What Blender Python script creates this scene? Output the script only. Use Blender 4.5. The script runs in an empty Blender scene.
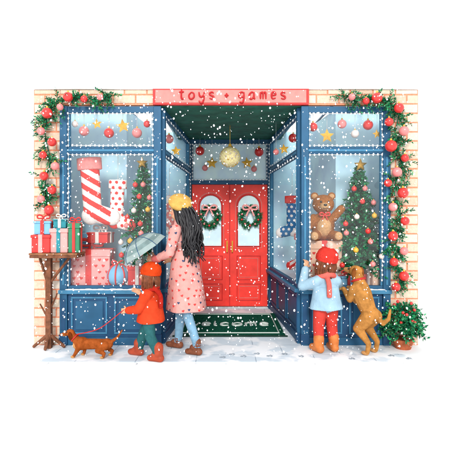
import bpy, math, random
import numpy as np
from mathutils import Vector, Matrix
from mathutils.bvhtree import BVHTree
random.seed(11)
V=Vector
scene=bpy.context.scene
F=431.0; D=5.0; CH=1.45; HZ=220.0
def W(px,py,y=0.0):
    s=F/(D+y); return V(((px-226)/s, y, CH+(HZ-py)/s))
def lin(h):
    h=h.lstrip('#'); o=[]
    for i in (0,2,4):
        c=int(h[i:i+2],16)/255; o.append(c/12.92 if c<=.04045 else ((c+.055)/1.055)**2.4)
    return o
MC={}
KEEP={'pale_blue_wall','frosted_glass','snow','cotton_snow','bulb','string','snowflake','sock_white','mat_white','kerb_stone','speckled_gold'}
def M(name,h,rough=.75,var=.16,scale=9.,bump=.15,bs=60.,spec=.3,gain=.76,metal=0):
    if name in MC: return MC[name]
    m=bpy.data.materials.new(name); m.use_nodes=True; nt=m.node_tree; N=nt.nodes; L=nt.links
    K=1 if name in KEEP else .86
    b=N['Principled BSDF']; c=[x*gain*K for x in lin(h)]; csock=b.inputs['Base Color']; nsock=b.inputs['Normal']
    mu=sum(c)/3; 
    if name not in KEEP: c=[max(0,mu+(x-mu)*1.08) for x in c]
    if rough>=.85 or spec<=.1:
        out=N['Material Output']; N.remove(b); b=N.new('ShaderNodeBsdfDiffuse'); L.new(b.outputs[0],out.inputs[0]); csock=b.inputs['Color']; nsock=b.inputs['Normal']
    else:
        b.inputs['Roughness'].default_value=rough; b.inputs['Specular IOR Level'].default_value=spec; b.inputs['Metallic'].default_value=metal
    tc=N.new('ShaderNodeTexCoord')
    if var>.001:
        no=N.new('ShaderNodeTexNoise'); no.inputs['Scale'].default_value=scale; no.inputs['Detail'].default_value=2; no.inputs['Roughness'].default_value=.65
        L.new(tc.outputs['Object'],no.inputs['Vector'])
        cr=N.new('ShaderNodeValToRGB'); cr.color_ramp.elements[0].position=.34; cr.color_ramp.elements[1].position=.66
        cr.color_ramp.elements[0].color=[max(0,x*(1-var*1.6)) for x in c]+[1]
        cr.color_ramp.elements[1].color=[min(.95,x*(1+var)+var*.02) for x in c]+[1]
        L.new(no.outputs['Fac'],cr.inputs['Fac']); L.new(cr.outputs['Color'],csock)
    else: csock.default_value=c+[1]
    if bump>=.3:
        n2=N.new('ShaderNodeTexNoise'); n2.inputs['Scale'].default_value=bs; n2.inputs['Detail'].default_value=0
        L.new(tc.outputs['Object'],n2.inputs['Vector'])
        bp=N.new('ShaderNodeBump'); bp.inputs['Strength'].default_value=bump; bp.inputs['Distance'].default_value=.01
        L.new(n2.outputs['Fac'],bp.inputs['Height']); L.new(bp.outputs['Normal'],nsock)
    MC[name]=m; return m
class MB:
    def __init__(s): s.v=[];s.f=[];s.m=[];s.mats=[];s.T=Matrix()
    def mi(s,mat):
        if mat not in s.mats: s.mats.append(mat)
        return s.mats.index(mat)
    def add(s,vs,fs,mat):
        o=len(s.v); T=s.T; s.v+= [T@V(p) for p in vs]; i=s.mi(mat)
        for f in fs: s.f.append([o+k for k in f]); s.m.append(i)
    def box(s,a,b,mat):
        x0,y0,z0=a;x1,y1,z1=b
        s.add([(x0,y0,z0),(x1,y0,z0),(x1,y1,z0),(x0,y1,z0),(x0,y0,z1),(x1,y0,z1),(x1,y1,z1),(x0,y1,z1)],
          [(0,3,2,1),(4,5,6,7),(0,1,5,4),(1,2,6,5),(2,3,7,6),(3,0,4,7)],mat)
    def cap(s,a,b,ra,rb,mat,seg=14,sc=None):
        a=V(a);b=V(b);w=b-a
        if w.length<1e-6: w=V((0,0,1e-4))
        w=w.normalized(); u=w.orthogonal().normalized(); v=w.cross(u)
        rings=[]
        for k in range(1,5):
            t=-math.pi/2+k*math.pi/8; rings.append((a+w*math.sin(t)*ra,ra*math.cos(t)))
        for k in range(0,4):
            t=k*math.pi/8; rings.append((b+w*math.sin(t)*rb,rb*math.cos(t)))
        s._rings(rings,u,v,a-w*ra,b+w*rb,mat,seg)
    def _rings(s,rings,u,v,p0,p1,mat,seg):
        vs=[p0];fs=[]
        for c,r in rings:
            for k in range(seg):
                t=2*math.pi*k/seg; vs.append(c+u*math.cos(t)*r+v*math.sin(t)*r)
        vs.append(p1); n=len(rings); e=len(vs)-1
        for k in range(seg):
            k2=(k+1)%seg; fs.append((0,1+k2,1+k))
            for j in range(n-1): fs.append((1+j*seg+k,1+j*seg+k2,1+(j+1)*seg+k2,1+(j+1)*seg+k))
            fs.append((1+(n-1)*seg+k,1+(n-1)*seg+k2,e))
        s.add(vs,fs,mat)
    def ell(s,c,r,mat,R=None,seg=16,n=10):
        c=V(c); R=R or Matrix.Identity(3)
        if isinstance(r,(int,float)): r=(r,r,r)
        vs=[];fs=[]
        f=lambda th,ph: c+R@V((r[0]*math.sin(th)*math.cos(ph),r[1]*math.sin(th)*math.sin(ph),r[2]*math.cos(th)))
        vs.append(f(0,0))
        for j in range(1,n):
            for k in range(seg): vs.append(f(math.pi*j/n,2*math.pi*k/seg))
        vs.append(f(math.pi,0)); e=len(vs)-1
        for k in range(seg):
            k2=(k+1)%seg; fs.append((0,1+k,1+k2))
            for j in range(n-2): fs.append((1+j*seg+k,1+(j+1)*seg+k,1+(j+1)*seg+k2,1+j*seg+k2))
            fs.append((1+(n-2)*seg+k,e,1+(n-2)*seg+k2))
        s.add(vs,fs,mat)
    def tube(s,pts,rad,mat,seg=8,closed=False):
        pts=[V(p) for p in pts]; n=len(pts)
        if isinstance(rad,(int,float)): rad=[rad]*n
        vs=[];fs=[];u=None
        for i,p in enumerate(pts):
            if closed: d=pts[(i+1)%n]-pts[i-1]
            else: d=pts[min(i+1,n-1)]-pts[max(i-1,0)]
            d=d.normalized() if d.length>1e-9 else V((0,0,1))
            if u is None: u=d.orthogonal().normalized()
            u=(u-d*u.dot(d)); u=u.normalized() if u.length>1e-6 else d.orthogonal().normalized()
            v=d.cross(u)
            for k in range(seg):
                t=2*math.pi*k/seg; vs.append(p+(u*math.cos(t)+v*math.sin(t))*rad[i])
        for i in range(n if closed else n-1):
            j=(i+1)%n
            for k in range(seg):
                k2=(k+1)%seg; fs.append((i*seg+k,i*seg+k2,j*seg+k2,j*seg+k))
        if not closed: fs.append(tuple(range(seg))[::-1]); fs.append(tuple((n-1)*seg+k for k in range(seg)))
        s.add(vs,fs,mat)
    def loft(s,rings,mat):
        n=len(rings[0]); vs=[p for r in rings for p in r]; fs=[]
        for j in range(len(rings)-1):
            for k in range(n):
                k2=(k+1)%n; fs.append((j*n+k,j*n+k2,(j+1)*n+k2,(j+1)*n+k))
        fs.append(tuple(range(n))[::-1]); fs.append(tuple((len(rings)-1)*n+k for k in range(n)))
        s.add(vs,fs,mat)
    def prism(s,pts,org,ux,uy,d,mat):
        org=V(org);ux=V(ux);uy=V(uy);d=V(d)
        s.loft([[org+ux*x+uy*y for x,y in pts],[org+ux*x+uy*y+d for x,y in pts]],mat)
    def finish(s,name,parent=None,smooth=True,voxel=0,sm=4,bevel=0,label=None):
        me=bpy.data.meshes.new(name); me.from_pydata([tuple(p) for p in s.v],[],s.f)
        ob=bpy.data.objects.new(name,me); scene.collection.objects.link(ob)
        if voxel:
            bvh=BVHTree.FromPolygons([tuple(p) for p in s.v],s.f)
            r=ob.modifiers.new('r','REMESH'); r.mode='VOXEL'; r.voxel_size=voxel
            if sm: k=ob.modifiers.new('s','SMOOTH'); k.factor=.5; k.iterations=sm
            dg=bpy.context.evaluated_depsgraph_get(); dg.update()
            nm=bpy.data.meshes.new_from_object(ob.evaluated_get(dg)); ob.modifiers.clear(); ob.data=nm; nm.name=name
            nm.materials.clear()
            for mm in s.mats: nm.materials.append(mm)
            idx=np.zeros(len(nm.polygons),dtype=np.int32)
            for p in nm.polygons:
                q=bvh.find_nearest(p.center); i=s.m[q[2]] if q[2] is not None else 0
                if label: i=label(p.center,i)
                idx[p.index]=i
            nm.polygons.foreach_set('material_index',idx); me=nm
        else:
            for mm in s.mats: me.materials.append(mm)
            me.polygons.foreach_set('material_index',s.m)
        me.polygons.foreach_set('use_smooth',[smooth]*len(me.polygons)); me.update()
        if bevel:
            b=ob.modifiers.new('b','BEVEL'); b.width=bevel; b.segments=2; b.limit_method='ANGLE'
        if parent: ob.parent=parent
        return ob
def root(name,loc=(0,0,0),rz=0,sc=1):
    e=bpy.data.objects.new(name,None); scene.collection.objects.link(e); e.location=loc; e.rotation_euler=(0,0,rz); e.scale=(sc,sc,sc); e.empty_display_size=.1
    return e
def rnd(a,b): return random.uniform(a,b)
def rv():
    while True:
        v=V((rnd(-1,1),rnd(-1,1),rnd(-1,1)))
        if .1<v.length<1: return v.normalized()
def catmull(P,n=6,closed=False):
    P=[V(p) for p in P]; out=[]; N=len(P)
    for i in range(N if closed else N-1):
        g=(lambda k:P[k%N]) if closed else (lambda k:P[max(0,min(N-1,k))])
        a,b,c,d=g(i-1),g(i),g(i+1),g(i+2)
        for k in range(n):
            t=k/n; out.append(.5*((2*b)+(c-a)*t+(2*a-5*b+4*c-d)*t*t+(3*b-a-3*c+d)*t**3))
    if not closed: out.append(P[-1])
    return out
# ---------------------------------------------------------------- materials
blue=M('blue_paint','#31688f',.5,.08,5,.1)
dblue=M('dark_blue_paint','#275680',.5,.08,5,.1)
lblue=M('trim_blue_paint','#4f8fb6',.5,.08,9,.1)
red=M('red_door_paint','#f24a42',.42,.07,6,.08,gain=1.1)
dred=M('dark_red_paint','#d23938',.45,.08,8,.08,gain=1)
pink=M('pink_paint','#f9a29b',.6,.08,8,.08)
ceil=M('green_ceiling_paint','#22604f',.6,.2,6,.1,gain=1.1)
pale=M('pale_blue_wall','#c4e9ff',.9,.08,3.0,.0,gain=1)
cream=[M('cream_brick_%d'%i,h,.9,.06,30,.35,90,gain=.77) for i,h in enumerate(['#ffecd6','#fee3cc','#fff0e0','#fcdcc4'])]
mortar=M('peach_mortar','#f0a283',.95,.10,30,.3,gain=.9)
snow=M('snow','#fbfcfd',.9,.02,3,.1,25,spec=.1,gain=1)
cotton=M('cotton_snow','#f2f7fb',.95,.04,12,.3,gain=1)
greens=[M('needle_%d'%i,h,.9,.2,20,0,gain=1) for i,h in enumerate(['#227652','#389966','#1a6047','#5ab27c'])]
gold=M('gold','#f6c054',.4,.10,20,.05,spec=.5,gain=.95)
bred=M('bauble_red','#ea4542',.25,.05,10,0,spec=.6,gain=.9)
bpink=M('bauble_pink','#f99694',.3,.05,10,0,spec=.6,gain=.9)
bwhite=M('bauble_white','#fdf0ea',.3,.0,10,0,spec=.6,gain=.9)
bulb=M('bulb','#ffffff',.9,0,5,0,gain=1)
string=M('string','#f3f3f0',.9,0,10,0)
brown=M('bark','#7a503a',.85,.25,25,.3)
teal=M('teal_paper','#3fa0ae',.6,.08,12,.05)
skin=M('skin','#f5bb96',.6,.04,14,.03,gain=.82)
skin2=M('skin_rosy','#f0a088',.6,.04,14,.03)
lip=M('lips','#cf5a55',.5,.0,10,0)
blackhair=M('black_hair','#1a191f',.45,.2,25,.1,spec=.5)
brownhair=M('brown_hair','#824628',.5,.25,25,.1)
eyew=M('eye_white','#f6f4f0',.3,.0,5,0); eyed=M('eye_dark','#1d1512',.2,.0,5,0,spec=.6)
def glassmat():
    m=bpy.data.materials.new('window_glass'); m.use_nodes=True; nt=m.node_tree; nt.nodes.clear()
    o=nt.nodes.new('ShaderNodeOutputMaterial'); t=nt.nodes.new('ShaderNodeBsdfTransparent'); g=nt.nodes.new('ShaderNodeBsdfGlossy'); x=nt.nodes.new('ShaderNodeMixShader')
    t.inputs[0].default_value=(.99,.997,1,1); g.inputs['Roughness'].default_value=.03; x.inputs[0].default_value=.06
    nt.links.new(t.outputs[0],x.inputs[1]); nt.links.new(g.outputs[0],x.inputs[2]); nt.links.new(x.outputs[0],o.inputs[0]); return m
glass=glassmat()
frost=M('frosted_glass','#d4f0ff',.4,.06,4,0,spec=.5,gain=1.05)
# ---------------------------------------------------------------- world / light / camera
w=bpy.data.worlds.new('World'); scene.world=w; w.use_nodes=True; nt=w.node_tree; bg=nt.nodes['Background']
S=V((-.04,-1.0,.47)).normalized()
sk=nt.nodes.new('ShaderNodeTexSky'); sk.sky_type='NISHITA'; sk.sun_disc=False; sk.sun_elevation=math.asin(S.z); sk.sun_rotation=math.atan2(S.x,S.y)
mx=nt.nodes.new('ShaderNodeMix'); mx.data_type='RGBA'; mx.inputs[0].default_value=.94
nt.links.new(sk.outputs[0],mx.inputs[6]); mx.inputs[7].default_value=(13.9,14.1,14.3,1)
nt.links.new(mx.outputs[2],bg.inputs[0]); bg.inputs[1].default_value=.1
sl=bpy.data.lights.new('sun','SUN'); sl.energy=2.4; sl.angle=math.radians(15); sl.color=(1,.97,.92)
so=bpy.data.objects.new('sun',sl); scene.collection.objects.link(so); so.rotation_euler=(-S).to_track_quat('-Z','Y').to_euler(); so.location=(-3,-5,7)
cam=bpy.data.cameras.new('camera'); co=bpy.data.objects.new('camera',cam); scene.collection.objects.link(co)
co.location=(0,-D,CH); co.rotation_euler=(math.pi/2,0,0); cam.sensor_width=36; cam.lens=F/452*36; cam.shift_y=-6/452; cam.clip_end=5000; cam.clip_start=.05
scene.camera=co
scene.view_settings.view_transform='Standard'; scene.view_settings.look='None'; scene.view_settings.exposure=0
# ---------------------------------------------------------------- ground & pavement
g=MB(); g.box((-1500,-1500,-.6),(1500,1500,-.10),snow); g.finish('ground',smooth=False)
def pavemat():
    m=bpy.data.materials.new('pavement_stone'); m.use_nodes=True; nt=m.node_tree;N=nt.nodes;L=nt.links;b=N['Principled BSDF']; b.inputs['Roughness'].default_value=.8; b.inputs['Specular IOR Level'].default_value=.2
    tc=N.new('ShaderNodeTexCoord'); mp=N.new('ShaderNodeMapping'); L.new(tc.outputs['Object'],mp.inputs[0])
    br=N.new('ShaderNodeTexBrick'); br.inputs['Scale'].default_value=1; br.inputs['Brick Width'].default_value=.62; br.inputs['Row Height'].default_value=.36; br.inputs['Mortar Size'].default_value=.006; br.inputs['Mortar Smooth'].default_value=.4
    br.inputs['Color1'].default_value=lin('#d3dfe8')+[1]; br.inputs['Color2'].default_value=lin('#cad7e1')+[1]; br.inputs['Mortar'].default_value=lin('#9aa9b7')+[1]
    L.new(mp.outputs[0],br.inputs[0])
    no=N.new('ShaderNodeTexNoise'); no.inputs['Scale'].default_value=3.2; no.inputs['Detail'].default_value=4; L.new(tc.outputs['Object'],no.inputs[0])
    sx=N.new('ShaderNodeSeparateXYZ'); L.new(tc.outputs['Object'],sx.inputs[0])
    ab=N.new('ShaderNodeMath'); ab.operation='ABSOLUTE'; L.new(sx.outputs[0],ab.inputs[0])
    mr=N.new('ShaderNodeMapRange'); mr.inputs[1].default_value=1.85; mr.inputs[2].default_value=2.2; mr.inputs[3].default_value=0; mr.inputs[4].default_value=.6; L.new(ab.outputs[0],mr.inputs[0])
    ad=N.new('ShaderNodeMath'); L.new(no.outputs['Fac'],ad.inputs[0]); L.new(mr.outputs[0],ad.inputs[1])
    cr=N.new('ShaderNodeValToRGB'); cr.color_ramp.elements[0].position=.46; cr.color_ramp.elements[1].position=.55; L.new(ad.outputs[0],cr.inputs[0])
    mx=N.new('ShaderNodeMix'); mx.data_type='RGBA'; L.new(cr.outputs[0],mx.inputs[0]); L.new(br.outputs[0],mx.inputs[6]); mx.inputs[7].default_value=lin('#f2f5f8')+[1]
    L.new(mx.outputs[2],b.inputs['Base Color']); return m
p=MB(); p.box((-9,-.60,-.3),(9,2.2,0),pavemat()); p.finish('pavement',smooth=False,bevel=.01)
k=MB()
for i in range(20):
    x=-9+i*.9; k.box((x+.003,-.70,-.3),(x+.897,-.604,.002),M('kerb_stone','#f2f6f9',.85,.05,10,.1,gain=1))
k.finish('kerb',smooth=False,bevel=.012)
k=MB(); nx,ny=160,10; vs=[];fs=[]
for i in range(nx+1):
    x=-9+18*i/nx
    for j in range(ny+1):
        t=j/ny; e0=-.605+.012*math.sin(x*7)+.01*math.sin(x*17+1); yy=e0-1.5*t
        z=.006+.022*math.sin(min(1,t*6)*math.pi/2)*1 -.13*(t**1.2)+.006*math.sin(x*5+j)*(1-t)
        if j==0: z=-.02
        vs.append((x,yy,z))
for i in range(nx):
    for j in range(ny): a=i*(ny+1)+j; fs.append((a,a+1,a+ny+2,a+ny+1))
k.add(vs,fs,snow); k.finish('snow_bank')
fp=MB(); pm=M('wet_footprint','#b9c6d1',.7,.1,20,0,gain=.9)
def paw(x,y,s=1,a=0):
    R=Matrix.Rotation(a,3,'Z')
    for dx,dy,r in [(0,0,.016),(-.02,.022,.008),(-.007,.03,.008),(.007,.03,.008),(.02,.022,.008)]:
        q=R@V((dx*s,dy*s,0)); c=V((x,y,.004))+q
        fp.add([c+V((math.cos(t)*r*s,math.sin(t)*r*s,0)) for t in [i*math.pi/4 for i in range(8)]],[tuple(range(8))],pm)
for x,y,a in [(.05,-.35,1.5),(.17,-.42,1.4),(.32,-.33,1.6),(.45,-.41,1.5),(.62,-.34,1.5),(.78,-.42,1.6),(-.05,-.45,1.5),(1.3,-.5,1.2),(1.75,-.4,1.3),(1.9,-.5,1.2)]: paw(x,y,1.25,-a)
fp.finish('paw_prints',smooth=False)
# ---------------------------------------------------------------- building
shop=root('toy_shop')
XL,XR=-2.227,2.227; TOP=2.96; AL,AR=-.75,.87; BL,BR=-.60,.72; BY=2.1; LX0,RX1=-1.92,1.90; HD=2.78
b=MB()
for (x0,x1,z0,z1) in [(XL,LX0,0,TOP),(LX0,RX1,HD+.002,TOP),(RX1,XR,0,TOP)]:
    b.box((x0,0,z0),(x1,.05,z1),mortar)
b.finish('wall_backing',shop,False)
b=MB(); rh=.1075; bw=.262
regs=[(XL,LX0-.001,0,TOP),(LX0,AL-.09,HD+.004,TOP),(AR+.09,RX1,HD+.004,TOP),(RX1+.001,XR,0,TOP)]
for (x0,x1,z0,z1) in regs:
    for r in range(0,29):
        za=max(z0,r*rh+.007); zb=min(z1,(r+1)*rh-.007)
        if zb-za<.02: continue
        off=(r%2)*.5*bw; c=-12
        while c<12:
            xa=max(x0,c*bw+off+.007); xb=min(x1,(c+1)*bw+off-.007); c+=1
            if xb-xa<.02: continue
            j=rnd(-.002,.002); b.box((xa+rnd(0,.003),-.006+j,za+rnd(0,.003)),(xb-rnd(0,.003),.02,zb-rnd(0,.003)),random.choice(cream))
b.finish('front_bricks',shop,False,bevel=.003)
def brickmat(axis):
    m=bpy.data.materials.new('brick_'+axis); m.use_nodes=True; nt=m.node_tree;N=nt.nodes;L=nt.links;bb=N['Principled BSDF']; bb.inputs['Roughness'].default_value=.9
    tc=N.new('ShaderNodeTexCoord'); sx=N.new('ShaderNodeSeparateXYZ'); cx=N.new('ShaderNodeCombineXYZ'); L.new(tc.outputs['Object'],sx.inputs[0])
    L.new(sx.outputs[1 if axis=='side' else 0],cx.inputs[0]); L.new(sx.outputs[2],cx.inputs[1])
    br=N.new('ShaderNodeTexBrick'); br.inputs['Scale'].default_value=1; br.inputs['Brick Width'].default_value=.262; br.inputs['Row Height'].default_value=.1075; br.inputs['Mortar Size'].default_value=.006
    br.inputs['Color1'].default_value=lin('#dccab6')+[1]; br.inputs['Color2'].default_value=lin('#d6bea6')+[1]; br.inputs['Mortar'].default_value=lin('#d09478')+[1]
    L.new(cx.outputs[0],br.inputs[0]); L.new(br.outputs[0],bb.inputs['Base Color']); return m
b=MB(); ms=brickmat('side')
b.box((XL,.052,0),(XL+.1,4.0,TOP),ms); b.box((XR-.1,.052,0),(XR,4.0,TOP),ms); b.box((XL+.102,3.9,0),(XR-.102,4.0,TOP-.01),brickmat('back')); b.finish('side_walls',shop,False)
SKY=2.12  # back edge of the added roof openings
b=MB(); b.box((XL+.101,SKY,2.88),(XR-.101,3.898,2.93),snow); b.box((AL-.12,.052,2.88),(AR+.12,SKY-.002,2.93),snow)
b.finish('roof',shop,False)
b=MB()
for x0,x1 in ((XL+.101,AL-.121),(AR+.121,XR-.101)):
    b.add([(x0,.054,2.91),(x1,.054,2.91),(x1,SKY,2.91),(x0,SKY,2.91)],[(0,1,2,3)],glass)
b.finish('added_skylight_glass',shop,False)  # unseen roof glazing, added to let daylight down into the displays
b=MB()
for x0,x1 in ((XL+.101,AL-.121),(AR+.121,XR-.101)):
    for i in range(1,3): xx=x0+(x1-x0)*i/3; b.box((xx-.012,.054,2.915),(xx+.012,SKY-.001,2.935),blue)
b.finish('added_skylight_bars',shop,False)  # unseen bars dressing the added roof glazing
b=MB(); b.box((XL-.0,-.03,TOP+.001),(XR,.05,TOP+.018),snow); b.box((XL,.051,TOP+.001),(XL+.12,4.0,TOP+.018),snow); b.box((XR-.12,.051,TOP+.001),(XR,4.0,TOP+.018),snow); b.finish('coping',shop,False,bevel=.006)
b=MB(); n=12
for i in range(n):
    y0=.02+i*(BY-.02)/n; y1=.02+(i+1)*(BY-.02)/n-.012
    b.box((AL-.03,y0,HD-.012),(AR+.03,y1,HD+.02),ceil)
b.box((AL-.03,.02,HD+.004),(AR+.03,BY,HD+.05),M('dark_gap','#0f2c28'))
b.finish('alcove_ceiling',shop,False,bevel=.003)
def bay(name,A,B,N_,posts=(.085,.085),panels=2,side=False):
    A=V(A);B=V(B);U=(B-A); L=U.length; U.normalize(); N=V(N_).normalized()
    T=Matrix(((U.x,N.x,0,A.x),(U.y,N.y,0,A.y),(0,0,1,0),(0,0,0,1)))
    m=MB(); m.T=T; w0,w1=posts
    m.box((0,-.05,0),(w0,.03,HD-.015),blue); m.box((L-w1,-.05,0),(L,.03,HD-.015),blue)
    for x0,x1 in ((0,w0),(L-w1,L)):
        c=(x0+x1)/2; m.box((c-.012,.028,.7),(c+.012,.037,2.18),lblue); m.box((x0-.006,-.02,0.02),(x1+.006,.042,.13),dblue)
        m.box((c-.026,.028,.18),(c+.026,.037,.54),dblue)
    u0,u1=w0,L-w1
    m.box((u0,-.05,0),(u1,.0,.60),dblue); m.box((u0,-.045,.001),(u1,.018,.09),blue)
    pw=(u1-u0)/panels
    for i in range(panels):
        a=u0+i*pw+.04; c=u0+(i+1)*pw-.04; z0,z1=.13,.56
        for q in ((a,z0,c,z0+.02),(a,z1-.02,c,z1),(a,z0+.02,a+.02,z1-.02),(c-.02,z0+.02,c,z1-.02)):
            m.box((q[0],-.01,q[1]),(q[2],.014,q[3]),lblue if not side else blue)
        m.box((a+.05,-.01,z0+.05),(c-.05,.009,z1-.05),blue)
    m.box((-.004,-.046,.60),(L+.004,.062,.645),lblue)
    for z0,z1 in ((.645,.69),(2.215,2.30),(2.69,HD-.015)):
        m.box((u0,-.045,z0),(u1,.015,z1),blue)
    m.box((u0-.002,-.03,2.24),(u1+.002,.03,2.268),lblue)
    for z0,z1 in ((.69,2.215),(2.30,2.69)):
        m.box((u0,-.04,z0),(u0+.025,.008,z1),lblue); m.box((u1-.025,-.04,z0),(u1,.008,z1),lblue)
    m.finish(name+'_frame',shop,False,bevel=.004)
    gm=MB(); gm.T=T
    for z0,z1 in ((.69,2.215),(2.30,2.69)):
        gm.add([(u0+.02,-.02,z0),(u1-.02,-.02,z0),(u1-.02,-.02,z1),(u0+.02,-.02,z1)],[(0,1,2,3)],glass)
    gm.finish(name+'_glass',shop,False)
    sm=MB(); sm.T=T
    kk=14
    if not side:
        for i in range(kk):
            x=u0+(u1-u0)*(i+.5)/kk; sm.ell((x,.035,.646),((u1-u0)/kk*.8,.022,rnd(.006,.016)),snow,seg=10,n=6)
        sm.finish(name+'_sill_snow',shop)
    lm=MB(); lm.T=T; spc=.15 if side else .05
    for z0,z1 in ((.70,2.205),(2.31,2.68)):
        a,c=u0+.012,u1-.012; per=[(a,z0),(a,z1),(c,z1),(c,z0)]
        loop=[]
        for i in range(4):
            p0,p1=per[i],per[(i+1)%4]
            if z0<1 and i==3: continue
            d=math.hypot(p1[0]-p0[0],p1[1]-p0[1]); nn=max(2,int(d/(spc if i in(1,3) else .055)))
            for j in range(nn):
                t=j/nn; x=p0[0]+(p1[0]-p0[0])*t; z=p0[1]+(p1[1]-p0[1])*t
                lm.ell((x+rnd(-.004,.004),.026,z+rnd(-.004,.004)),(.0105,.008,.014),bulb,seg=8,n=6); loop.append((x,.02,z))
        lm.tube(loop,.003,string,seg=4)
    return lm
for nm,A,B,N,po,pn,sd in [('window_bay',(LX0,0,0),(AL,0,0),(0,-1,0),(.085,.085),2,False),('window_bay',(AR,0,0),(RX1,0,0),(0,-1,0),(.085,.085),2,False),
     ('alcove_bay',(AL+.004,.055,0),(BL,BY-.005,0),(1,-.10,0),(.07,.07),3,True),('alcove_bay',(AR-.004,.055,0),(BR,BY-.005,0),(-1,-.10,0),(.07,.07),3,True)]:
    U=(V(B)-V(A)).normalized(); Nn=V((U.y,-U.x,0)); 
    if Nn.dot(V(N))<0: Nn=-Nn
    lm=bay(nm,A,B,Nn,po,pn,sd); lm.finish('string_lights')
for sgn,pts in ((-1,[(-2.12,.052),(AL-.005,.052),(BL-.05,BY),(-1.14,BY),(-1.30,.64),(-2.12,.64)]),(1,[(2.12,.052),(AR+.005,.052),(BR+.05,BY),(1.26,BY),(1.44,.66),(2.12,.66)])):
    m=MB(); n=len(pts)
    m.add([(x,y,.635) for x,y in pts],[tuple(range(n))],cotton)
    for i in (2,3,4,5):
        a,c=pts[i],pts[(i+1)%n]
        m.add([(a[0],a[1],.635),(c[0],c[1],.635),(c[0],c[1],2.90),(a[0],a[1],2.90)],[(0,1,2,3)],pale)
    m.finish('display_backdrop',shop,False)
m=MB(); Yd=BY
m.box((BL-.02,Yd-.03,2.035),(BR+.02,Yd+.06,2.10),blue)
m.box((BL-.02,Yd-.03,2.70),(BR+.02,Yd+.06,HD+.02),blue)
m.box((BL-.02,Yd-.03,2.10),(BL+.06,Yd+.06,2.70),blue); m.box((BR-.06,Yd-.03,2.10),(BR+.02,Yd+.06,2.70),blue)
m.box((BL-.02,Yd-.028,0),(BL+.032,Yd+.06,2.035),dred); m.box((BR-.032,Yd-.028,0),(BR+.02,Yd+.06,2.035),dred)
m.box((BL-.02,Yd-.05,0),(BR+.02,Yd-.031,.03),M('threshold_stone','#d9dfe3'))
m.box((BL+.06,Yd-.0,2.10),(BR-.06,Yd+.02,2.70),frost)
m.finish('door_frame',shop,False,bevel=.004)
lm=MB(); loop=[]
for (x0,z0),(x1,z1) in (((BL+.05,2.11),(BL+.05,2.69)),((BL+.05,2.69),(BR-.05,2.69)),((BR-.05,2.69),(BR-.05,2.11)),((BR-.05,2.11),(BL+.05,2.11))):
    nn=int(math.hypot(x1-x0,z1-z0)/.055)
    for j in range(nn):
        t=j/nn; q=(x0+(x1-x0)*t,Yd-.045,z0+(z1-z0)*t); lm.ell(q,.012,bulb,seg=8,n=6); loop.append(q)
lm.tube(loop,.003,string,seg=4); lm.finish('string_lights')
m=MB()
for cx in (-.2525,.3725):
    hw=.306
    m.box((cx-hw,Yd-.01,.032),(cx+hw,Yd+.03,2.032),red)
    pw=.185; outline=[(-pw,1.02),(pw,1.02)]+[(pw*math.cos(t),1.68+pw*math.sin(t)) for t in [i*math.pi/14 for i in range(15)]]
    m.prism(outline,(cx,Yd-.014,0),(1,0,0),(0,0,1),(0,.006,0),frost)
    m.tube([(cx+x,Yd-.016,z) for x,z in outline],.014,dred,seg=8,closed=True)
    m.tube([(cx+x*1.16,Yd-.011,1.4+(z-1.4)*1.07) for x,z in outline],.007,pink,seg=6,closed=True)
    for z0,z1 in ((.13,.40),(.47,.86)):
        m.tube([(cx-.19,Yd-.011,z0),(cx+.19,Yd-.011,z0),(cx+.19,Yd-.011,z1),(cx-.19,Yd-.011,z1)],.010,dred,seg=8,closed=True)
        m.tube([(cx-.15,Yd-.011,z0+.04),(cx+.15,Yd-.011,z0+.04),(cx+.15,Yd-.011,z1-.04),(cx-.15,Yd-.011,z1-.04)],.006,pink,seg=6,closed=True)
    hx=cx+(.27 if cx<0 else -.27)
    m.cap((hx,Yd-.05,.93),(hx,Yd-.05,1.10),.011,.011,gold); m.cap((hx,Yd-.05,.94),(hx,Yd,.94),.008,.008,gold); m.cap((hx,Yd-.05,1.09),(hx,Yd,1.09),.008,.008,gold)
m.box((.052,Yd-.022,.032),(.068,Yd+.03,2.03),dred)
m.finish('double_door',shop,False,bevel=.003)
LET={'t':([[(.35,1.5),(.3,.35),(.45,0),(.75,.15)],[(0,1),(.7,1.05)]],.85),
'o':([[(.4,1),(.05,.6),(.1,.15),(.4,0),(.75,.3),(.72,.8),(.4,1)]],.95),
'y':([[(0,1),(.08,.5),(.35,.3),(.7,.6)],[(.75,1),(.7,0),(.5,-.5),(.2,-.5),(0,-.25)]],.95),
's':([[(.65,.85),(.4,1),(.1,.85),(.15,.6),(.55,.42),(.65,.15),(.4,0),(.05,.12)]],.85),
'g':([[(.7,.9),(.4,1),(.05,.7),(.1,.3),(.4,.2),(.7,.5)],[(.75,1),(.72,0),(.5,-.5),(.1,-.4)]],.95),
'a':([[(.7,.85),(.4,1),(.05,.6),(.15,.1),(.4,0),(.7,.4)],[(.72,1),(.72,.2),(.9,0)]],1.05),
'm':([[(.05,1),(.08,0)],[(.08,.7),(.3,1),(.45,.8),(.45,0)],[(.45,.7),(.7,1),(.85,.8),(.87,0)]],1.1),
'e':([[(.05,.5),(.65,.6),(.5,.95),(.2,.95),(.05,.5),(.2,.05),(.65,.15)]],.85),
'w':([[(0,1),(.2,0),(.45,.8),(.65,0),(.9,1)]],1.05),'l':([[(.1,1.5),(.1,.2),(.3,0)]],.45),
'c':([[(.65,.8),(.4,1),(.05,.55),(.2,.05),(.65,.15)]],.85),'+':([[(.3,.85),(.3,.2)],[(0,.52),(.6,.52)]],.7),' ':([],.3)}
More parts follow.
